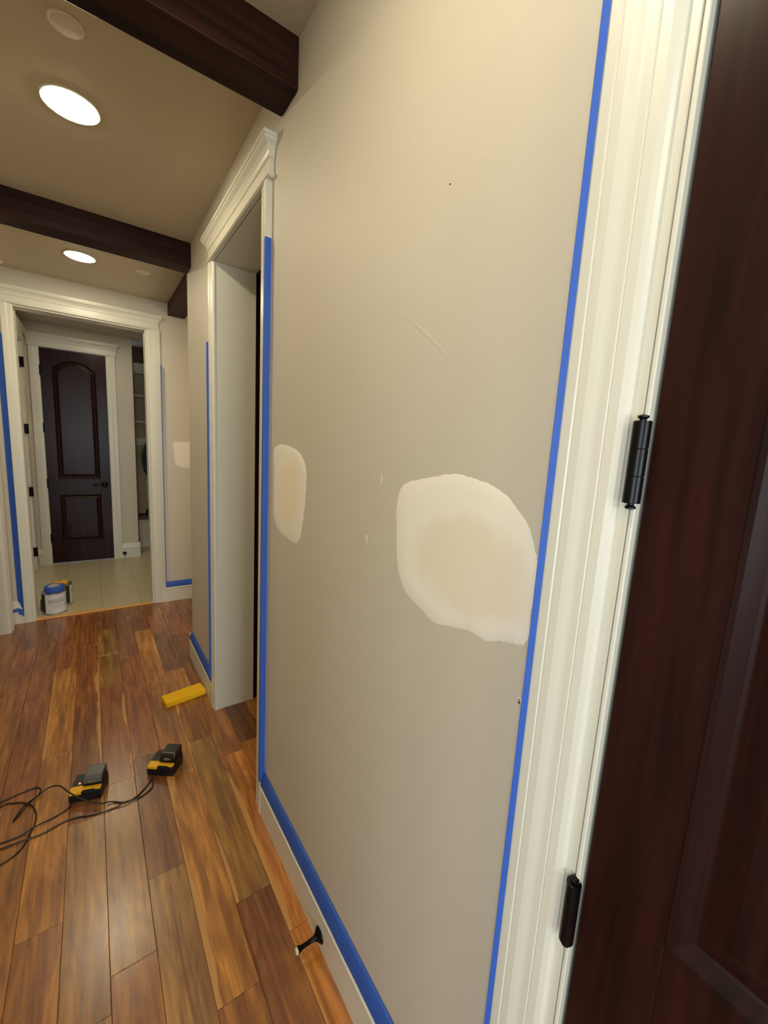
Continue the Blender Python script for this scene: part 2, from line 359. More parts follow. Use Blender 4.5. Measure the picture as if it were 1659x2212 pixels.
def add_plank(x0, x1, y0, y1, code):
    c = srgb(*C_[code[0]]); j = 0.94 + 0.12 * random.random()
    alpha = 1.0
    if len(code) > 1: alpha = 0.2 if code[1] == 'l' else 0.6
    cx, cy = (x0 + x1) / 2, (y0 + y1) / 2; hx, hy = (x1 - x0) / 2, (y1 - y0) / 2
    g = 0.0004; e = 0.0016
    bm = bmesh.new()
    lo = [bm.verts.new((sx * (hx - g), sy * (hy - g), -0.006)) for sx, sy in ((-1, -1), (1, -1), (1, 1), (-1, 1))]
    mi = [bm.verts.new((v.co.x, v.co.y, -0.0012)) for v in lo]
    up = [bm.verts.new((sx * (hx - e), sy * (hy - e), 0)) for sx, sy in ((-1, -1), (1, -1), (1, 1), (-1, 1))]
    for a, b in ((lo, mi), (mi, up)):
        for i in range(4): bm.faces.new((a[i], a[(i + 1) % 4], b[(i + 1) % 4], b[i]))
    bm.faces.new(up)
    o = finish('plank', bm, M['plank'], fl); o.location = (cx, cy, random.uniform(-0.0003, 0.0))
    o.color = (c[0] * j, c[1] * j, c[2] * j, alpha)
for k, (ys, codes) in lanes.items():
    x0 = P0 + PW * k; x1 = x0 + PW
    y_start = -0.6 if k < 3 else 1.36
    if k < -7: y_start = max(y_start, 0.0)
    e = [y_start] + [y for y in ys if y > y_start + 0.05] + [YF]
    codes = codes.split(); codes = codes[-(len(e) - 1):] if len(codes) >= len(e) - 1 else codes + ['R'] * 9
    for a, b, c in zip(e, e[1:], codes): add_plank(x0, x1, a, b, c)

# threshold and tile floor
th = boxes('trim_1', [(XFL, XFR, YF - 0.012, YF + 0.035, 0, 0.009)], M['oak'], bevel=0.003)
struct(th, 'light oak threshold strip between wooden planks and beige tile', 'threshold')
tf = boxes('floor', [(-1.25, 1.3, YF + 0.02, 7.3, -0.05, -0.004)], M['grout'])
struct(tf, 'pale beige large-format tile floor of the room beyond', 'floor')
tx = [XM, -0.815, -0.512, -0.208, 0.096, 0.40, 0.704, 1.008, 1.2]
for i, (a, b) in enumerate(zip(tx, tx[1:])):
    ye = [YF + 0.03, 4.62 + 0.0, 5.62, 6.62, 7.2] if i % 2 else [YF + 0.03, 5.12, 6.12, 7.2]
    for c, d in zip(ye, ye[1:]):
        boxes('tile', [(a + 0.0012, b - 0.0012, c + 0.0012, d - 0.0012, -0.006, 0)], M['tile'], tf)

# ------------------------------------------------------------------ trim profiles
BASE = [(0, 0), (0.018, 0), (0.018, 0.119), (0.0155, 0.1200), (0.0155, 0.1222), (0.0200, 0.1232), (0.0208, 0.1255), (0.0200, 0.1285), (0.0160, 0.1300), (0.0150, 0.134), (0.012, 0.15), (0.010, 0.165), (0.0085, 0.178), (0.006, 0.187), (0, 0.187)]
def baseboard(name, O, A, D, label):
    """O start on the wall at floor, A away from the wall, D run"""
    bm = bmesh.new(); prism(bm, BASE, O, A, (0, 0, 1), D)
    return struct(finish(name, bm, M['trim']), label, 'baseboard')
baseboard('baseboard_right', (0, 0.325, 0), (-1, 0, 0), (0, Y_O0 - 0.079 - 0.325, 0), 'cream baseboard of the near wall holding the bronze doorstop')
bb2 = bmesh.new(); prism(bb2, BASE, (0, 2.341, 0), (-1, 0, 0), (0, 0, 1), (0, Y_END + 0.017 - 2.341, 0)); prism(bb2, BASE, (-0.017, Y_END, 0), (0, 1, 0), (0, 0, 1), (0.23, 0, 0))
struct(finish('baseboard_corner', bb2, M['trim']), 'short cream baseboard between side opening and wall corner', 'baseboard')
baseboard('baseboard_far', (-0.012, YF, 0), (0, -1, 0), (2.4, 0, 0), 'cream baseboard of the far wall right of the wide opening')
baseboard('baseboard_left', (-1.11, YF, 0), (0, -1, 0), (0.09, 0, 0), 'tiny cream baseboard piece left of the far opening')
baseboard('baseboard_mudroom', (-0.275, YM, 0), (0, -1, 0), (0.19 + 0.018, 0, 0), 'cream baseboard right of the far dark door with a round doorstop')
bb3 = bmesh.new(); prism(bb3, BASE, (XM, YM, 0), (0, -1, 0), (0, 0, 1), (-1.045 - XM, 0, 0)); prism(bb3, BASE, (XM, 5.88, 0), (1, 0, 0), (0, 0, 1), (0, 0.136, 0))
struct(finish('baseboard_mudroom_left', bb3, M['trim']), 'cream baseboard corner left of the far dark door', 'baseboard')

def casing_prof(w, t=0.020):
    k = w / 0.085
    p = [(0, 0), (0, t - 0.002), (0.002, t), (0.020, t), (0.022, t - 0.0012), (0.024, t - 0.0010), (0.034, t - 0.0012), (0.040, t - 0.0026), (0.047, t - 0.0046), (0.051, t - 0.0052),
         (0.060, t - 0.0054), (0.0615, t - 0.0064), (0.063, t - 0.0060), (0.074, t - 0.0068), (0.081, t - 0.0095), (0.085, t - 0.0135), (0.085, 0)]
    return [(a * k, b) for a, b in p]
HEAD = [(0, 0), (0.018, 0), (0.024, 0.004), (0.024, 0.010), (0.017, 0.014), (0.015, 0.016), (0.015, 0.055), (0.016, 0.057), (0.020, 0.060), (0.020, 0.066),
        (0.018, 0.068), (0.021, 0.078), (0.028, 0.090), (0.037, 0.098), (0.040, 0.101), (0.040, 0.107), (0.044, 0.109), (0.044, 0.120), (0, 0.120)]
def header(bm, O, run, out, length, prof=HEAD, ret=0.03):
    """crown header: profile out/up, with a return at each end that follows the profile"""
    O, run, out = map(Vector, (O, run, out))
    up = Vector((0, 0, 1)); n = len(prof)
    # 4 stations: wall-left, front-left, front-right, wall-right  (mitred)
    base = 0.012
    st = []
    for side in (0, 1):
        ringw, ringf = [], []
        for a, b in prof:
            e = a - base if a > base else 0.0
            s = (-e) if side == 0 else (length + e)
            ringf.append(O + run * s + out * a + up * b); ringw.append(O + run * s + out * 0 + up * b)
        st.append((ringw, ringf))
    V = [[bm.verts.new(c) for c in r] for pair in (st[0], (st[1][1], st[1][0])) for r in pair]
    # V[0]=wall left, V[1]=front left, V[2]=front right, V[3]=wall right
    for r0, r1 in zip(V, V[1:]):
        for i in range(n - 1):
            try: bm.faces.new((r0[i], r0[i + 1], r1[i + 1], r1[i]))
            except ValueError: pass
    for i in (0, n - 1):
        bm.faces.new((V[0][i], V[1][i], V[2][i], V[3][i]))
    bmesh.ops.remove_doubles(bm, verts=bm.verts, dist=1e-6)

# ---- trim_2: casing of near door (on x=0)
t2 = empty('trim_2', (0, 0, 0)); struct(t2, 'broad cream moulded door casing beside the near dark door', 'casing')
def cas(parent, O, A, B, w, h, t=0.020):
    bm = bmesh.new(); prism(bm, casing_prof(w, t), O, A, B, (0, 0, h)); return finish('casing', bm, M['trim'], parent)
cas(t2, (0, 0.3258, 0), (0, -1, 0), (-1, 0, 0), 0.086, 2.40)
cas(t2, (0, Y_D1 - 0.100, 0), (0, 1, 0), (-1, 0, 0), 0.086, 2.40)
bm = bmesh.new(); header(bm, (0, 0.3258 + 0.005, 2.40), (0, -1, 0), (-1, 0, 0), 0.3258 - Y_D1 + 0.11); finish('header', bm, M['trim'], t2)
bm = bmesh.new()   # jamb with a stop: moulded edges next to the door
box(bm, -0.0045, DEPTH, 0.2195, 0.2255, 0, 2.43); box(bm, -0.002, DEPTH, 0.2275, 0.2415, 0, 2.43); box(bm, 0.004, DEPTH, 0.225, 0.228, 0, 2.43); box(bm, 0.0, DEPTH, Y_D1 - 0.02, Y_D1 + 0.003, 0, 2.43); box(bm, 0.0, DEPTH, Y_D1, 0.2395, 2.43, 2.448)
box(bm, 0.046, 0.066, Y_D0 - 0.015, Y_D0 - 0.003, 0, 2.43)
finish('jamb', bm, M['trim'], t2, bevel=0.002)

# ---- trim_3: side opening
t3 = empty('trim_3', (0, 0, 0)); struct(t3, 'cream casing with crown head around the deep side opening', 'casing')
cas(t3, (0, 1.487, 0), (0, 1, 0), (-1, 0, 0), 0.079, 2.42)
cas(t3, (0, 2.341, 0), (0, -1, 0), (-1, 0, 0), 0.060, 2.42)
bm = bmesh.new(); header(bm, (0, 1.478, 2.4185), (0, 1, 0), (-1, 0, 0), 0.872); finish('header', bm, M['trim'], t3)
boxes('jamb', [(-0.004, DEPTH + 0.002, Y_O1 - 0.0, Y_O1 + 0.018, 0, 2.4185)], M['trim'], t3, bevel=0.002)
boxes('jamb', [(-0.004, DEPTH + 0.002, Y_O0 - 0.018, Y_O0, 0, 2.4185)], M['trim'], t3, bevel=0.002)
boxes('jamb', [(-0.004, DEPTH + 0.002, Y_O0 - 0.018, Y_O1 + 0.018, 2.4185, 2.438)], M['trim'], t3, bevel=0.002)

# ---- trim_4: wide opening in the far wall
t4 = empty('trim_4', (0, 0, 0)); struct(t4, 'cream casing with crown head around the wide opening to the tiled room', 'casing')
cas(t4, (-1.030, YF, 0), (1, 0, 0), (0, -1, 0), 0.069, 2.45)
cas(t4, (-0.010, YF, 0), (-1, 0, 0), (0, -1, 0), 0.102, 2.45)
bm = bmesh.new(); header(bm, (-1.108 + 0.032, YF, 2.4488), (1, 0, 0), (0, -1, 0), 1.0465 + 0.007); finish('header', bm, M['trim'], t4)
boxes('jamb', [(XFL, XFL + 0.005, YF - 0.006, YF2 + 0.004, 0, 2.438)], M['trim'], t4, bevel=0.002)
boxes('jamb', [(XFR - 0.012, XFR, YF - 0.006, YF2 + 0.004, 0, 2.438)], M['trim'], t4, bevel=0.002)
boxes('jamb', [(XFL, XFR, YF - 0.006, YF2 + 0.004, 2.438, 2.45)], M['trim'], t4, bevel=0.002)
bm = bmesh.new(); prism(bm, casing_prof(0.08), (-0.03, YF2, 0), (-1, 0, 0), (0, 1, 0), (0, 0, 2.45)); finish('casing', bm, M['trim'], t4)

# ---- trim_5: opening in the left wall
t5 = empty('trim_5', (0, 0, 0)); struct(t5, 'cream casing of the left wall opening, cut by the left frame edge', 'casing')
cas(t5, (XL, 4.098, 0), (0, -1, 0), (1, 0, 0), 0.09, 2.42, t=0.026)
cas(t5, (XL, 3.01, 0), (0, 1, 0), (1, 0, 0), 0.09, 2.42)
boxes('jamb', [(XL - 0.162, XL + 0.002, 4.0, 4.012, 0, 2.43), (XL - 0.162, XL + 0.002, 3.098, 3.11, 0, 2.43), (XL - 0.162, XL + 0.002, 3.11, 4.0, 2.42, 2.438)], M['trim'], t5, bevel=0.002)

# ---- trim_6: casing of the far dark door
t6 = empty('trim_6', (0, 0, 0)); struct(t6, 'cream casing with crown head around the far dark door', 'casing')
cas(t6, (-1.045, YM, 0), (1, 0, 0), (0, -1, 0), 0.088, 2.448)
cas(t6, (-0.262, YM, 0), (-1, 0, 0), (0, -1, 0), 0.093, 2.448)
bm = bmesh.new(); header(bm, (-1.050, YM, 2.447), (1, 0, 0), (0, -1, 0), 0.797, [(a, b * 1.16) for a, b in HEAD]); finish('header', bm, M['trim'], t6)

# ---- trim_7: casing on the mudroom left wall with hinges
t7 = empty('trim_7', (0, 0, 0)); struct(t7, 'cream casing with four dark hinges on the tiled room left wall', 'casing')
cas(t7, (XM, 5.875, 0), (0, -1, 0), (1, 0, 0), 0.075, 2.45)
bm = bmesh.new(); header(bm, (XM, 4.68, 2.447), (0, 1, 0), (1, 0, 0), 1.205, [(a, b * 1.16) for a, b in HEAD]); finish('header', bm, M['trim'], t7)
boxes('jamb', [(-1.25, XM + 0.012, 5.785, 5.80, 0, 2.44), (-1.25, XM + 0.012, 4.75, 4.765, 0, 2.44)], M['trim'], t7)
for z in (2.235, 1.555, 0.885, 0.215):
    bm = bmesh.new(); box(bm, XM - 0.02, XM + 0.020, 5.768, 5.7845, z - 0.05, z + 0.05); lathe(bm, [(0.007, -0.052), (0.007, 0.052)], (XM + 0.021, 5.772, z), seg=14); finish('hinge', bm, M['bronze'], t7)

# ------------------------------------------------------------------ doors: arched two-panel doors
def arch_pts(x0, x1, z0, zs, rise, n=14):
    """closed outline, arched at the top"""
    p = [(x0, z0), (x1, z0)]
    for i in range(n + 1):
        t = i / n; x = x1 + (x0 - x1) * t
        p.append((x, zs + rise * (1 - (2 * t - 1) ** 2)))
    return p
def outline_strip(bm, outer, inner, y0, y1):
    n = len(outer)
    a = [bm.verts.new((x, y0, z)) for x, z in outer]; b = [bm.verts.new((x, y1, z)) for x, z in inner]
    for i in range(n): bm.faces.new((a[i], a[(i + 1) % n], b[(i + 1) % n], b[i]))
def inset(p, d):
    cx = sum(q[0] for q in p) / len(p); cz = sum(q[1] for q in p) / len(p)
    x0 = min(q[0] for q in p); x1 = max(q[0] for q in p); z0 = min(q[1] for q in p); z1 = max(q[1] for q in p)
    sx = (x1 - x0 - 2 * d) / (x1 - x0); sz = (z1 - z0 - 2 * d) / (z1 - z0); mx = (x0 + x1) / 2; mz = (z0 + z1) / 2
    return [(mx + (x - mx) * sx, mz + (z - mz) * sz) for x, z in p]
def panel_door(root, W, H, stile, rail_b, z_low, z_up, z_spring, rise, th=0.04):
    """local: x across, z up, front face at y=0 looking to -y"""
    F_, R_ = 0.0, 0.012
    boxes('core', [(0, W, R_, th, 0.008, H)], M['door'], root)
    boxes('stile', [(0, stile, F_, R_, 0.008, H)], M['door'], root, bevel=0.0012)
    boxes('stile', [(W - stile, W, F_, R_, 0.008, H)], M['door'], root, bevel=0.0012)
    boxes('rail', [(stile, W - stile, F_, R_, 0.008, rail_b)], M['door'], root, bevel=0.0012)
    boxes('rail', [(stile, W - stile, F_, R_, z_low, z_up)], M['door'], root, bevel=0.0012)
    bm = bmesh.new(); n = 14; a = []
    for i in range(n + 1):
        t = i / n; x = stile + (W - 2 * stile) * t; a.append((x, z_spring + rise * (1 - (2 * t - 1) ** 2)))
    prism(bm, a + [(W - stile, H), (stile, H)], (0, F_, 0), (1, 0, 0), (0, 0, 1), (0, R_, 0)); finish('rail', bm, M['door'], root)
    for p in ([(stile, rail_b), (W - stile, rail_b), (W - stile, z_low), (stile, z_low)], arch_pts(stile, W - stile, z_up, z_spring, rise)):
        bm = bmesh.new()
        o1 = inset(p, 0.0); o2 = inset(p, 0.006); o3 = inset(p, 0.012); o4 = inset(p, 0.02)
        outline_strip(bm, o1, o2, -0.003, -0.003); outline_strip(bm, o2, o3, -0.003, 0.003); outline_strip(bm, o3, o4, 0.003, 0.010); outline_strip(bm, o4, inset(p, 0.024), 0.010, 0.0118)
        bmesh.ops.remove_doubles(bm, verts=bm.verts, dist=1e-5)
        finish('moulding', bm, M['door_mould'], root)
        bm = bmesh.new(); q1 = inset(p, 0.026); q2 = inset(p, 0.055)
        outline_strip(bm, q1, q2, 0.0115, 0.003); bm.faces.new([bm.verts.new((x, 0.003, z)) for x, z in q2])
        bmesh.ops.remove_doubles(bm, verts=bm.verts, dist=1e-5)
        finish('panel', bm, M['door'], root)
def door_hinge(root, x, z, y=-0.008, r=0.0068):
    bm = bmesh.new()
    for k in range(3):
        z0 = z - 0.048 + 0.0322 * k; lathe(bm, [(r - 0.0004, 0), (r, 0.0003), (r, 0.0316), (r - 0.0004, 0.0319)], (x, y, z0), seg=20)
    h = finish('hinge', bm, M['blackmetal'], root, smooth=40)
    bm = bmesh.new()
    for s in (1, -1):
        prof = [(0.0035, 0), (0.0035, s * 0.002), (0.006, s * 0.004), (0.006, s * 0.006), (0.002, s * 0.0075)]
        lathe(bm, prof, (x, y, z + s * 0.0485), seg=16)
    finish('finial', bm, M['blackmetal'], h, smooth=40)
    boxes('leaf', [(x - 0.001, x + 0.0, y, 0.03, z - 0.048, z + 0.048)], M['blackmetal'], h)

def lever(root, x, z, direction=-1):
    bm = bmesh.new(); lathe(bm, [(0.034, 0), (0.035, -0.004), (0.029, -0.010), (0.012, -0.013), (0.010, -0.045), (0.012, -0.048), (0.012, -0.056), (0.008, -0.060)], (x, 0, z), axis='y', seg=28)
    tube(bm, catmull([Vector((x, -0.05, z)), Vector((x + direction * 0.03, -0.055, z + 0.004)), Vector((x + direction * 0.07, -0.055, z + 0.002)), Vector((x + direction * 0.115, -0.05, z - 0.008))], 5), 0.008, 10)
    finish('handle', bm, M['bronze'], root, smooth=45)

d1 = empty('door_1', (-0.957, YM - 0.004, 0)); struct(d1, 'far dark stained arched two-panel door beyond the tiled floor', 'door')
panel_door(d1, 0.602, 2.44, 0.10, 0.245, 0.82, 1.005, 2.25, 0.095, th=0.04)
for z in (2.20, 1.58, 0.955, 0.31): door_hinge(d1, 0.0, z)
lever(d1, 0.54, 0.935)
d2 = empty('door_2', (0.006, Y_D0 - 0.006, 0), -math.pi / 2); struct(d2, 'near dark glossy two-panel door filling the right edge', 'door')
panel_door(d2, 0.83, 2.425, 0.098, 0.245, 0.81, 0.975, 2.24, 0.10)
for z in (2.18, 1.551, 0.918, 0.29): door_hinge(d2, -0.008, z, y=-0.014, r=0.0098)
d3 = empty('door_3', (DEPTH + 0.006, 2.292, 0)); struct(d3, 'dark door leaf standing open behind the side opening, a thin strip', 'door')
panel_door(d3, 0.72, 2.41, 0.11, 0.245, 0.82, 1.015, 2.22, 0.10)

# ------------------------------------------------------------------ beams
def beam(b, m_, label):
    bm = bmesh.new(); box(bm, *b); o = finish('ceiling_beam', bm, m_, bevel=0.004, segs=2)
    return tag(o, label, 'beam')
ZB = 2.562
beam((-1.109, -0.001, 1.281, 1.409, ZB, ZC + 0.002), M['beam'], 'nearest dark wooden ceiling beam, at top of the picture')
beam((-1.109, -0.001, 2.856, 2.986, ZB, ZC + 0.002), M['beam'], 'second dark wooden ceiling beam, between the two ceiling lights')
beam((-1.109, -0.001, -0.294, -0.166, ZB, ZC + 0.002), M['beam'], 'dark wooden ceiling beam behind the viewer')
beam((0.057, 0.192, 2.992, YF - 0.001, 2.595, ZC + 0.002), M['beam_y'], 'short dark wooden beam running lengthwise to the far wall beside the corner')

# ------------------------------------------------------------------ ceiling fixtures
def can_light(x, y, label, z=ZC, s=1.0):
    r = empty('recessed_light', (x, y, z)); tag(r, label, 'ceiling light')
    bm = bmesh.new(); n = 48
    lathe(bm, [(0.088, 0.001), (0.088, -0.003), (0.086, -0.005), (0.080, -0.005), (0.0785, -0.004)], (0, 0, 0), seg=n)
    finish('trim_ring', bm, M['ring'], r, smooth=40)
    bm = bmesh.new(); lathe(bm, [(0.0783, -0.003), (0.0783, -0.0062), (0.07, -0.0075), (0.03, -0.0085)], (0, 0, 0), seg=n)
    finish('lens', bm, M['lens'], r, smooth=60)
can_light(-0.541, 2.029, 'lit round recessed ceiling light between the two dark beams')
can_light(-0.541, 3.578, 'smaller-looking lit round recessed ceiling light beyond the second beam')
can_light(-0.541, 0.48, 'lit recessed ceiling light over the near door, above the frame')
can_light(-0.541, -1.07, 'lit recessed ceiling light behind the viewer')
M['lens_dim'] = mat('dim_lamp_lens', (1, 1, 1, 1), 0.5, emit=((1, 0.86, 0.58, 1), 85.0))
r = empty('recessed_light', (-0.45, 5.15, ZC)); tag(r, 'unseen recessed ceiling light added to brighten the tiled room', 'ceiling light')  # unseen lamp added to brighten the tiled room
bm = bmesh.new(); lathe(bm, [(0.09, 0), (0.09, -0.005), (0.079, -0.005)], (0, 0, 0)); finish('trim_ring', bm, M['ring'], r)
bm = bmesh.new(); lathe(bm, [(0.078, -0.002), (0.078, -0.007), (0.03, -0.008)], (0, 0, 0)); finish('lens', bm, M['lens_dim'], r)

def disc(name, x, y, rad, label, cat, m_):
    o = empty(name, (x, y, ZC)); tag(o, label, cat)
    bm = bmesh.new(); lathe(bm, [(rad, 0.001), (rad, -0.004), (rad - 0.002, -0.006), (rad - 0.006, -0.006)], (0, 0, 0), seg=40); finish('rim', bm, M['ring'], o, smooth=40)
    bm = bmesh.new(); lathe(bm, [(rad - 0.006, -0.004), (rad - 0.007, -0.0075), (rad * 0.4, -0.009)], (0, 0, 0), seg=40); finish('face', bm, m_, o, smooth=40)
disc('ceiling_cover', -0.541, 1.668, 0.043, 'round cream cover disc on the ceiling above the nearer light', 'cover plate', M['grille'])
disc('ceiling_cover', -0.186, 3.566, 0.043, 'small round cream disc right of the farther ceiling light', 'cover plate', M['grille'])
disc('ceiling_cover', -1.025, 4.10, 0.043, 'small round cream disc cut by the left frame edge under the ceiling', 'cover plate', M['grille'])

# ------------------------------------------------------------------ masking tape
def strip(bm, pts, D, t=0.0006, wob=0.0, n=1):
    """ribbon through the cross-section pts swept along D in n steps"""
    D = Vector(D); rows = []
    for k in range(n + 1):
        f = k / n
        rows.append([bm.verts.new(Vector(p) + D * f + Vector([random.uniform(-wob, wob) for _ in range(3)])) for p in pts])
    for a, b in zip(rows, rows[1:]):
        for i in range(len(pts) - 1): bm.faces.new((a[i], a[i + 1], b[i + 1], b[i]))
    return rows
def tape(parts, label):
    bm = bmesh.new()
    for pts, D, n, wob in parts: strip(bm, pts, D, n=n, wob=wob)
    o = finish('masking_tape', bm, M['tape'])
    md = o.modifiers.new('thick', 'SOLIDIFY'); md.thickness = 0.0007; md.offset = 1
    return tag(o, label, 'masking tape')
# along near door casing: edge plus a sliver over the face
tape([([(-0.0005, 0.3268, 0), (-0.0245, 0.3268, 0), (-0.0258, 0.3258, 0), (-0.0212, 0.3190, 0)], (0, 0, 2.60), 40, 0.0001)], 'blue tape strip running up the edge of the near door casing')
# edge of side opening, near side: L shaped, standing proud
o = tape([([(-0.0015, 1.4855, 0.155), (-0.0232, 1.4850, 0.155), (-0.0236, 1.4880, 0.155), (-0.0222, 1.4990, 0.155)], (0, 0, 2.085), 40, 0.0002),
      ([(-0.0008, 1.4850, 0.165), (-0.0232, 1.4845, 0.165)], (0, 0, 0.045), 2, 0.0005)], 'bright blue tape strip on near side casing of the side opening')
tape([([(-0.0180, 0.352, 0.1395), (-0.0172, 0.352, 0.149), (-0.0142, 0.352, 0.170), (-0.0102, 0.352, 0.183), (-0.0072, 0.352, 0.1895), (-0.001, 0.352, 0.1925)], (0, 1.134, 0), 40, 0.0004)], 'blue tape along the top of the near wall baseboard')
tape([([(-0.0180, 2.343, 0.1395), (-0.0172, 2.343, 0.149), (-0.0142, 2.343, 0.170), (-0.0102, 2.343, 0.183), (-0.0072, 2.343, 0.1895), (-0.001, 2.343, 0.1925)], (0, 0.655, 0), 20, 0.0004)], 'blue tape on the short baseboard at the wall corner')
tape([([(-0.0020, 2.3425, 0.18), (-0.0300, 2.3425, 0.18)], (0, 0, 1.865), 30, 0.0003)], 'thin blue tape line on far side casing of the side opening')
tape([([(-0.009, YF - 0.003, 0.15), (-0.009, YF - 0.038, 0.15)], (0, 0, 2.02), 30, 0.0005)], 'blue tape on right casing edge of the wide far opening')
tape([([(-0.008, YF - 0.0180, 0.1395), (-0.008, YF - 0.0150, 0.168), (-0.008, YF - 0.0075, 0.1895), (-0.008, YF - 0.001, 0.1925)], (1.2, 0, 0), 10, 0.0004)], 'blue tape on the far wall baseboard right of the wide opening')
bm = bmesh.new()
strip(bm, [(-1.0305, YF - 0.024, 0.10), (-1.050, YF - 0.012, 0.10), (-1.0655, YF - 0.005, 0.12)], (0, 0, 2.13), n=30, wob=0.0006)
strip(bm, [(-1.032, YF - 0.019, 0.055), (-1.050, YF - 0.021, 0.075), (-1.0655, YF - 0.020, 0.085)], (0, 0, 0.05), n=1)
strip(bm, [(-1.064, YF - 0.020, 0.105), (-1.098, YF - 0.020, 0.098)], (0, 0, 0.030), n=1)
o = finish('masking_tape', bm, M['tape']); md = o.modifiers.new('thick', 'SOLIDIFY'); md.thickness = 0.0006
tag(o, 'wide blue tape strip beside the left casing of the far opening', 'masking tape')

# ------------------------------------------------------------------ filler patches and marks on the near wall
def blob(name, pts, axis, plane, material, label, th=0.0009, jag=0.0):
    """closed outline on wall x=0 (axis x; pts y,z) or far wall (axis y; pts x,z)"""
    n = len(pts); out = []
    P = [Vector((a, b, 0)) for a, b in pts]
    for i in range(n):
        a, b, c, d = P[i - 1], P[i], P[(i + 1) % n], P[(i + 2) % n]
        for k in range(10):
            t = k / 10
            q = 0.5 * ((2 * b) + (c - a) * t + (2 * a - 5 * b + 4 * c - d) * t * t + (3 * b - a - 3 * c + d) * t ** 3)
            out.append(q + Vector((random.uniform(-jag, jag), random.uniform(-jag, jag), 0)))
    c = sum(out, Vector()) / len(out)
    bm = bmesh.new()
    def mk(q, h): return bm.verts.new((-h, q.x, q.y) if axis == 'x' else (q.x, plane - h, q.y))
    r0 = [mk(q, 0.0) for q in out]; r1 = [mk(c + (q - c) * 0.985, th * 0.6) for q in out]; r2 = [mk(c + (q - c) * 0.8, th) for q in out]; m0 = mk(c, th)
    n = len(out)
    for a, b in ((r0, r1), (r1, r2)):
        for i in range(n): bm.faces.new((a[i], a[(i + 1) % n], b[(i + 1) % n], b[i]))
    for i in range(n): bm.faces.new((r2[i], r2[(i + 1) % n], m0))
    return tag(finish(name, bm, material, smooth=60), label, 'wall patch')
PA = [(1.435, 1.526), (1.39, 1.545), (1.348, 1.548), (1.29, 1.542), (1.238, 1.533), (1.19, 1.512), (1.162, 1.478), (1.157, 1.44), (1.160, 1.396), (1.168, 1.34), (1.181, 1.290), (1.196, 1.25), (1.232, 1.229), (1.29, 1.232), (1.364, 1.240), (1.41, 1.262), (1.430, 1.295), (1.434, 1.36), (1.437, 1.45)]
PB = [(0.662, 1.485), (0.60, 1.500), (0.531, 1.513), (0.487, 1.510), (0.445, 1.502), (0.41, 1.488), (0.388, 1.470), (0.367, 1.450), (0.354, 1.424), (0.342, 1.395), (0.334, 1.367), (0.339, 1.34), (0.345, 1.318), (0.343, 1.285), (0.352, 1.262), (0.372, 1.256), (0.395, 1.250), (0.425, 1.238), (0.46, 1.240), (0.50, 1.232), (0.552, 1.221), (0.60, 1.236), (0.646, 1.253), (0.671, 1.285), (0.683, 1.32), (0.689, 1.373), (0.695, 1.42), (0.690, 1.456), (0.682, 1.472)]
blob('filler_patch', PA, 'x', 0, patch_mat('filler_a', 1.30, 1.385, 0.13, 0.15, srgb(240, 228, 204), srgb(240, 233, 218)), 'narrow pale filler patch beside the blue taped casing', jag=0.0018)
blob('filler_patch', PB, 'x', 0, patch_mat('filler_b', 0.485, 1.350, 0.185, 0.125, srgb(234, 221, 199), srgb(240, 233, 218)), 'large round pale filler patch with a tan middle', jag=0.0009)
blob('filler_patch', [(0.080, 1.506), (0.14, 1.512), (0.213, 1.513), (0.232, 1.512), (0.232, 1.40), (0.232, 1.27), (0.205, 1.272), (0.15, 1.278), (0.094, 1.302), (0.084, 1.36), (0.080, 1.43)], 'y', YF, M['compound'], 'small squarish pale filler patch on the far wall', jag=0.0012)
for (y, z, a, b, lab) in [(0.759, 1.483, 0.004, 0.012, 'tiny pale filler dab left of the large patch, upper'), (0.808, 1.332, 0.006, 0.011, 'tiny pale filler dab left of the large patch, lower'),
                       (0.347, 1.170, 0.003, 0.006, 'tiny pale filler fleck beneath the large patch'), (1.442, 1.20, 0.006, 0.004, 'tiny pale filler fleck beneath the narrow patch')]:
    blob('filler_dab', [(y + a * math.cos(t), z + b * math.sin(t)) for t in [i * math.pi / 4 for i in range(8)]], 'x', 0, M['compound'], lab, th=0.0006, jag=0.0012)
def ridge(pts, w, h, label):
    bm = bmesh.new(); path = catmull([Vector((0, a, b)) for a, b in pts], 10); rows = []
    for i, p in enumerate(path):
        t = (path[min(i + 1, len(path) - 1)] - path[max(0, i - 1)]).normalized(); s = Vector((0, -t.z, t.y)); k = math.sin(math.pi * min(1, max(0, i / (len(path) - 1))))
        rows.append([bm.verts.new(p + s * w * e + Vector((-q * h * k, 0, 0))) for e, q in ((-1, 0), (-0.3, 1), (0.3, 0.6), (1, 0))])
    for a, b in zip(rows, rows[1:]):
        for i in range(3): bm.faces.new((a[i], a[i + 1], b[i + 1], b[i]))
    return tag(finish('wall_crack', bm, M['wall'], smooth=80), label, 'crack')
ridge([(0.739, 1.838), (0.69, 1.812), (0.64, 1.775), (0.60, 1.745), (0.572, 1.724), (0.562, 1.728)], 0.004, 0.0005, 'thin hooked plaster crack ridge above the large patch')
ridge([(0.60, 2.02), (0.50, 2.022), (0.40, 1.998)], 0.005, 0.00025, 'faint long scratch high on the near wall')

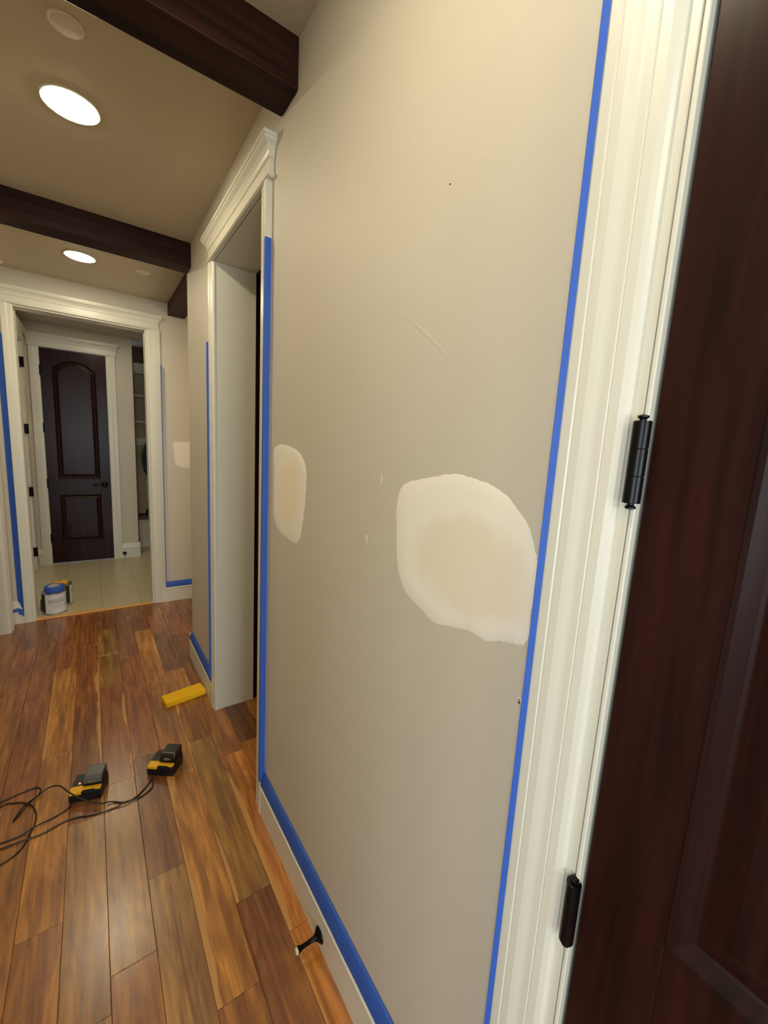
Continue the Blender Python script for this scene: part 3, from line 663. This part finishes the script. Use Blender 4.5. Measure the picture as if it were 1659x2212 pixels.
# ------------------------------------------------------------------ doorstops
ds = empty('doorstop', (-0.018, 0.930, 0.047)); tag(ds, 'bronze trumpet doorstop screwed to the near baseboard', 'doorstop')
bm = bmesh.new(); lathe(bm, [(0.0235, 0), (0.0235, -0.002), (0.020, -0.006), (0.012, -0.012), (0.0075, -0.020), (0.0062, -0.035), (0.0062, -0.055), (0.0075, -0.064), (0.0105, -0.070), (0.0105, -0.074)], (0, 0, 0), axis='x', seg=32)
finish('stem', bm, M['bronze'], ds, smooth=45)
bm = bmesh.new(); lathe(bm, [(0.0098, -0.0735), (0.0098, -0.078), (0.008, -0.081), (0.004, -0.081)], (0, 0, 0), axis='x', seg=24); finish('rubber_tip', bm, M['rubber'], ds, smooth=40)
ds2 = empty('doorstop', (-0.243, YM - 0.0165, 0.06)); tag(ds2, 'small round dark doorstop on the far room baseboard', 'doorstop')
bm = bmesh.new(); lathe(bm, [(0.022, 0), (0.022, -0.003), (0.012, -0.012), (0.0075, -0.03), (0.0075, -0.055), (0.011, -0.065), (0.011, -0.072)], (0, 0, 0), axis='y', seg=24); finish('stem', bm, M['bronze'], ds2, smooth=45)
bm = bmesh.new(); lathe(bm, [(0.010, -0.0715), (0.010, -0.077), (0.005, -0.078)], (0, 0, 0), axis='y', seg=20); finish('rubber_tip', bm, M['darkbox'], ds2, smooth=40)

# ------------------------------------------------------------------ yellow sanding block
sb = empty('sanding_block', (-0.139, 2.508, 0), math.radians(9.5)); tag(sb, 'bright yellow foam sanding block on the floor by the side opening', 'sanding block')
boxes('foam_body', [(-0.112, 0.112, -0.049, 0.049, 0.002, 0.030)], M['yellow_foam'], sb, bevel=0.0025)
boxes('abrasive_face', [(-0.1115, 0.1115, -0.0485, 0.0485, 0.0, 0.0025)], M['grit'], sb)

# ------------------------------------------------------------------ paint cans
def can(loc, rz, label, H=0.19, rad=0.0835):
    r = empty('paint_can', loc, rz); tag(r, label, 'paint can')
    bm = bmesh.new(); lathe(bm, [(rad - 0.003, 0), (rad, 0.001), (rad, 0.005), (rad - 0.002, 0.007), (rad - 0.002, H - 0.007), (rad, H - 0.005), (rad, H - 0.001), (rad - 0.003, H), (rad - 0.010, H - 0.001), (rad - 0.012, H - 0.006)], (0, 0, 0), seg=48)
    finish('body', bm, M['can_metal'], r, smooth=35)
    bm = bmesh.new(); lathe(bm, [(rad - 0.012, H - 0.006), (rad - 0.013, H - 0.002), (rad - 0.018, H - 0.001), (rad - 0.020, H - 0.005), (0.01, H - 0.005)], (0, 0, 0), seg=48)
    finish('lid', bm, M['can_metal'], r, smooth=35)
    # label, wrapped: white front, dark side panels, rows of pale print
    def wrap(name, a0, a1, z0, z1, off, m_, seg=24, par=r):
        bm = bmesh.new(); q = []
        for i in range(seg + 1):
            a = math.radians(a0 + (a1 - a0) * i / seg); c, s = math.cos(a), math.sin(a)
            q.append([bm.verts.new(((rad - 0.002 + off) * c, (rad - 0.002 + off) * s, z)) for z in (z0, z1)])
        for a, b in zip(q, q[1:]): bm.faces.new((a[0], b[0], b[1], a[1]))
        return finish(name, bm, m_, par, smooth=60)
    lb = wrap('label', -150, 60, 0.012, H - 0.012, 0.0008, M['can_label'])
    wrap('dark_label', 60, 210, 0.022, H - 0.012, 0.0008, M['can_dark'])
    wrap('printing', -135, -20, 0.128, 0.136, 0.0012, M['can_ink'], par=lb)
    wrap('printing', -135, -45, 0.106, 0.121, 0.0012, M['can_ink'], par=lb)
    for k, z in enumerate((0.088, 0.080, 0.072, 0.064, 0.056)): wrap('printing', -130 + 4 * k, -70 + 3 * (k % 2), z, z + 0.002, 0.0012, M['can_ink'], par=lb)
    for k, z in enumerate((0.090, 0.078, 0.066)): wrap('printing', -58, -25, z, z + 0.006, 0.0012, M['can_ink'], par=lb)
    for s in (1, -1):
        bm = bmesh.new(); lathe(bm, [(0.010, s * (rad - 0.003)), (0.010, s * (rad + 0.002)), (0.006, s * (rad + 0.004))], (0, 0, H - 0.03), axis='x', seg=16)
        finish('handle_ear', bm, M['can_metal'], r)
    path = [Vector(((rad + 0.004) * math.cos(t), -0.012 - (rad - 0.0) * math.sin(t) * 0.99 * -1, H - 0.03 - 0.022 * math.sin(t))) for t in [i * math.pi / 24 for i in range(25)]]
    bm = bmesh.new(); tube(bm, path, 0.0014, 6); finish('wire_handle', bm, M['can_metal'], r)
    return r
can((-0.851, 4.357, 0), math.radians(18), 'front paint can with white label and a blue tape roll on top')
can((-0.812, 4.545, 0), math.radians(110), 'rear paint can, partly hidden, with a yellow rag on its lid')
tr = empty('tape_roll', (-0.845, 4.352, 0.1905)); tag(tr, 'roll of blue tape lying on the front paint can', 'tape roll')
bm = bmesh.new(); lathe(bm, [(0.0375, 0), (0.066, 0), (0.067, 0.002), (0.067, 0.043), (0.066, 0.045), (0.041, 0.045)], (0, 0, 0), seg=48)
bm.faces.ensure_lookup_table()
for f in [f for f in bm.faces if len(f.verts) > 10]: bm.faces.remove(f)
finish('tape_winding', bm, M['tape'], tr, smooth=40)
bm = bmesh.new()
lathe(bm, [(0.041, 0.0), (0.041, 0.0455), (0.038, 0.0455), (0.038, 0.0)], (0, 0, 0), seg=48)
for f in [f for f in bm.faces if len(f.verts) > 10]: bm.faces.remove(f)
finish('cardboard_core', bm, M['tape_edge'], tr, smooth=40)
# rag
bm = bmesh.new(); n = 14
for i in range(n):
    for j in range(n):
        x = (i / (n - 1) - 0.5) * 0.10; y = (j / (n - 1) - 0.5) * 0.09
        z = 0.014 + 0.014 * math.sin(9 * i / n + 1) * math.cos(7 * j / n) + 0.006 * math.sin(17 * i / n * j / n)
        if i in (0, n - 1) or j in (0, n - 1): z = 0.0015
        bm.verts.new((x * (1 + 0.15 * math.sin(j)), y * (1 + 0.12 * math.sin(i * 1.3)), max(z, 0.0015)))
bm.verts.ensure_lookup_table()
for i in range(n - 1):
    for j in range(n - 1): bm.faces.new([bm.verts[a] for a in (i * n + j, (i + 1) * n + j, (i + 1) * n + j + 1, i * n + j + 1)])
rag = finish('cleaning_rag', bm, M['sponge'], smooth=80); rag.location = (-0.812, 4.545, 0.1895); tag(rag, 'crumpled orange-yellow rag on top of the rear paint can', 'rag')
md = rag.modifiers.new('thick', 'SOLIDIFY'); md.thickness = 0.0015; md.offset = 1

bx = boxes('dark_box', [(-0.951, -0.902, 4.44, 4.53, 0, 0.085)], M['darkbox'], bevel=0.003); tag(bx, 'small near-black box between left jamb and paint cans', 'box')

# ------------------------------------------------------------------ battery chargers
def charger(loc, rz, label, blabel, led, bat_mat):
    r = empty('battery_charger', loc, rz); tag(r, label, 'battery charger')
    W, D_ = 0.060, 0.048
    bm = bmesh.new(); prism(bm, [(-W, 0.004), (-W + 0.004, 0), (W - 0.004, 0), (W, 0.004), (W, 0.040), (W - 0.003, 0.044), (-W + 0.003, 0.044), (-W, 0.040)], (0, -D_, 0), (1, 0, 0), (0, 0, 1), (0, 2 * D_, 0))
    finish('base', bm, M['tool_black'], r, bevel=0.005, segs=3)
    # yellow upper shell with a sloped front, left shoulder higher
    bm = bmesh.new(); prism(bm, [(-D_ + 0.001, 0.034), (-D_ + 0.001, 0.0442), (0.0, 0.0442), (-0.001, 0.054), (-D_ + 0.022, 0.054), (-D_ - 0.001, 0.046), (-D_ - 0.001, 0.034)], (-W + 0.003, 0, 0), (0, 1, 0), (0, 0, 1), (0.044, 0, 0))
    finish('upper_shell', bm, M['tool_yellow'], r, bevel=0.002, segs=2)
    boxes('shell_rim', [(-W + 0.047, W - 0.003, -D_ + 0.004, -0.024, 0.0442, 0.052)], M['tool_yellow'], r, bevel=0.002)
    boxes('vent', [(-0.008, 0.036, -D_ + 0.002, -D_ + 0.014, 0.040, 0.0505)], M['tool_black'], r, bevel=0.001)
    boxes('socket_deck', [(-W + 0.004, W - 0.002, -0.022, D_ - 0.003, 0.0442, 0.0560)], M['tool_black'], r)
    o = boxes('label_plate', [(-W + 0.006, -0.020, -D_ + 0.024, -D_ + 0.046, 0.0541, 0.0547)], M['tool_yellow'], r)
    if led:
        bm = bmesh.new(); lathe(bm, [(0.0032, 0), (0.0032, 0.0012), (0.002, 0.002)], (-0.030, -0.010, 0.0561), seg=14); finish('indicator_light', bm, M['led'], r, smooth=60)
    # rails that hold the battery
    for s in (-1, 1): boxes('rail', [(0.021 + s * 0.034 - 0.003, 0.021 + s * 0.034 + 0.003, -0.020, 0.044, 0.0561, 0.0595)], M['tool_black'], r)
    b = empty('battery_pack', (0, 0, 0)); b.parent = r  # placed through the charger's frame, then made independent
    b.parent = None
    mw = Matrix.Translation(Vector(loc)) @ Matrix.Rotation(rz, 4, 'Z')
    b.location = mw @ Vector((0.022, 0.010, 0.0598)); b.rotation_euler = (0, 0, rz); tag(b, blabel, 'battery')
    bm = bmesh.new(); prism(bm, [(-0.034, 0), (0.036, 0), (0.040, 0.005), (0.040, 0.030), (0.034, 0.034), (-0.022, 0.031), (-0.034, 0.022), (-0.037, 0.005)], (-0.033, 0, 0), (0, 1, 0), (0, 0, 1), (0.066, 0, 0))
    finish('case', bm, bat_mat, b, bevel=0.004, segs=3)
    boxes('latch', [(-0.013, 0.013, -0.0405, -0.036, 0.006, 0.016)], M['steel'], b, bevel=0.001)
    for s in (-1, 1): boxes('side_grip', [(s * 0.0332 - 0.0008, s * 0.0332 + 0.0008, -0.02, 0.026, 0.008, 0.022)], M['tool_black'], b)
    return r
charger((-0.604, 1.984, 0), math.radians(-18), 'left yellow and black battery charger with glowing red light', 'grey battery pack docked in the left charger', True, M['tool_grey'])
charger((-0.311, 1.962, 0), math.radians(-36), 'right yellow and black battery charger near the side opening', 'dark glossy battery pack docked in the right charger', False, mat('black_battery_plastic', srgb(30, 29, 27), 0.2))
def cord(pts, label, r=0.0028):
    bm = bmesh.new(); tube(bm, catmull([Vector(p) for p in pts], 8), r, 8); return tag(finish('power_cord', bm, M['cord'], smooth=80), label, 'cord')
z = 0.003
cord([(-1.02, 2.075, z), (-0.908, 2.106, z), (-0.851, 2.120, z), (-0.795, 2.125, z), (-0.777, 2.100, z), (-0.786, 2.058, 0.009), (-0.807, 2.029, 0.012), (-0.840, 1.984, z), (-0.851, 1.965, z), (-0.845, 1.978, 0.009),
      (-0.822, 2.014, 0.018), (-0.793, 2.045, 0.014), (-0.772, 2.066, 0.012), (-0.742, 2.060, 0.030), (-0.705, 2.015, 0.054), (-0.672, 1.945, 0.064), (-0.630, 1.894, 0.052), (-0.570, 1.868, 0.020), (-0.531, 1.872, 0.006), (-0.484, 1.843, z), (-0.444, 1.845, z), (-0.410, 1.872, z), (-0.382, 1.905, z), (-0.362, 1.932, 0.010)],
     'dark cord looping over the left charger to the right charger')
cord([(-1.02, 2.00, z), (-0.904, 2.079, z), (-0.866, 2.074, z), (-0.825, 2.048, 0.006), (-0.794, 2.010, z), (-0.780, 1.957, z), (-0.781, 1.906, z), (-0.792, 1.864, 0.006), (-0.803, 1.823, z), (-0.827, 1.788, z), (-0.88, 1.765, z), (-1.0, 1.74, z)],
     'dark cord curling in an arc at the left frame edge')
cord([(-1.03, 1.86, z), (-0.93, 1.868, z), (-0.878, 1.874, z), (-0.825, 1.873, z), (-0.780, 1.886, 0.009), (-0.717, 1.907, z), (-0.680, 1.924, z), (-0.655, 1.948, 0.010)],
     'dark cord running straight to the left charger front')
cord([(-1.0, 1.85, z), (-0.89, 1.846, z), (-0.806, 1.840, 0.006), (-0.751, 1.842, z), (-0.672, 1.862, z), (-0.600, 1.842, z), (-0.562, 1.833, z), (-0.510, 1.832, z), (-0.485, 1.834, 0.009), (-0.421, 1.838, z), (-0.381, 1.862, z), (-0.372, 1.885, z), (-0.368, 1.920, 0.010)],
     'second thin cord on the floor ending at the right charger')

# ------------------------------------------------------------------ built-in locker niche beside the far door
lk = empty('locker_cabinet', (0, 0, 0)); tag(lk, 'cream built-in shelf cabinet with bench, right of the far dark door', 'cabinet')
X0, X1, YB = -0.083, 1.19, 6.72
boxes('back_panel', [(X0, X1, YB, YB + 0.02, 0.13, 2.45)], mat('shade_toned_cabinet_back', srgb(178, 164, 132), 0.6), lk)  # back colour darkened to stand for shade inside the cavities
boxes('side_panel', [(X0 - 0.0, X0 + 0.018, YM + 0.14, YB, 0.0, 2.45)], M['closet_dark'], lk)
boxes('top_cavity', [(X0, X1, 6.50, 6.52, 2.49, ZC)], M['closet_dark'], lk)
boxes('fascia', [(X0, X1, 6.48, 6.50, 2.36, 2.49)], M['cab'], lk)
for z in (2.06, 1.72): boxes('shelf', [(X0 + 0.02, X1, 6.46, YB, z, z + 0.025)], M['cab'], lk, bevel=0.001)
boxes('hook_rail', [(X0 + 0.02, X1, YB - 0.02, YB, 1.42, 1.52)], M['cab'], lk)
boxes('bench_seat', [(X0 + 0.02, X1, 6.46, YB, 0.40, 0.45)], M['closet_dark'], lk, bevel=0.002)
boxes('bench_front', [(X0 + 0.02, X1, 6.52, 6.54, 0.0, 0.40)], M['cab'], lk)
boxes('plinth', [(X0 + 0.02, X1, 6.50, 6.52, 0.0, 0.12)], M['trim'], lk)
def cloth(name, prof, loc, material, label, cat, depth=0.05, parent=None):
    bm = bmesh.new(); n = 14; rows = []
    for k, (z, hw) in enumerate(prof):
        row = []
        for i in range(n):
            a = 2 * math.pi * i / n; row.append(bm.verts.new((hw * math.cos(a), depth * math.sin(a) * (0.8 + 0.2 * math.sin(3 * a + k)), z)))
        rows.append(row)
    for a, b in zip(rows, rows[1:]):
        for i in range(n): bm.faces.new((a[i], a[(i + 1) % n], b[(i + 1) % n], b[i]))
    bm.faces.new(rows[0]); bm.faces.new(rows[-1])
    o = finish(name, bm, material, parent, smooth=80); o.location = loc
    md = o.modifiers.new('sub', 'SUBSURF'); md.levels = 1; md.render_levels = 2
    if not parent: tag(o, label, cat)
    return o
bg_ = cloth('backpack', [(-0.42, 0.04), (-0.40, 0.075), (-0.25, 0.10), (-0.10, 0.085), (0.0, 0.05), (0.03, 0.02)], (0.118, 6.55, 1.45), M['cloth_navy'], 'dark navy and green bag hanging in the locker cabinet', 'bag', 0.07)
bm = bmesh.new(); tube(bm, catmull([Vector((-0.03, -0.05, 0.0)), Vector((-0.085, -0.07, -0.12)), Vector((-0.09, -0.07, -0.28)), Vector((-0.04, -0.06, -0.38))], 8), 0.012, 8); finish('strap', bm, M['cloth_green'], bg_, smooth=80)
cloth('hanging_towel', [(-0.55, 0.03), (-0.52, 0.05), (-0.3, 0.07), (-0.1, 0.06), (0.0, 0.03)], (0.135, 6.672, 1.10), M['cloth_white'], 'off-white cloth hanging under the dark bag', 'towel', 0.035)
cloth('boot', [(0.0, 0.05), (0.02, 0.055), (0.06, 0.04), (0.10, 0.03)], (0.10, 6.55, 0.451), M['darkbox'], 'dark shoe on the locker bench', 'shoe', 0.04)

# ------------------------------------------------------------------ repeats share a group
GROUPS = {'recessed_light': 'recessed ceiling lights', 'ceiling_beam': 'dark ceiling beams', 'ceiling_cover': 'round cover discs on the ceiling',
          'masking_tape': 'strips of blue masking tape on the trim', 'filler_patch': 'filler patches on the walls', 'filler_dab': 'tiny filler dabs on the near wall',
          'battery_charger': 'battery chargers on the floor', 'battery_pack': 'batteries docked in the chargers', 'power_cord': 'dark cords on the floor',
          'paint_can': 'paint cans on the tile', 'doorstop': 'doorstops on the baseboards', 'wall_crack': 'fine cracks in the near wall'}
for o in COL.objects:
    k = o.name.split('.')[0]
    if o.parent is None and k in GROUPS and 'label' in o: o['group'] = GROUPS[k]
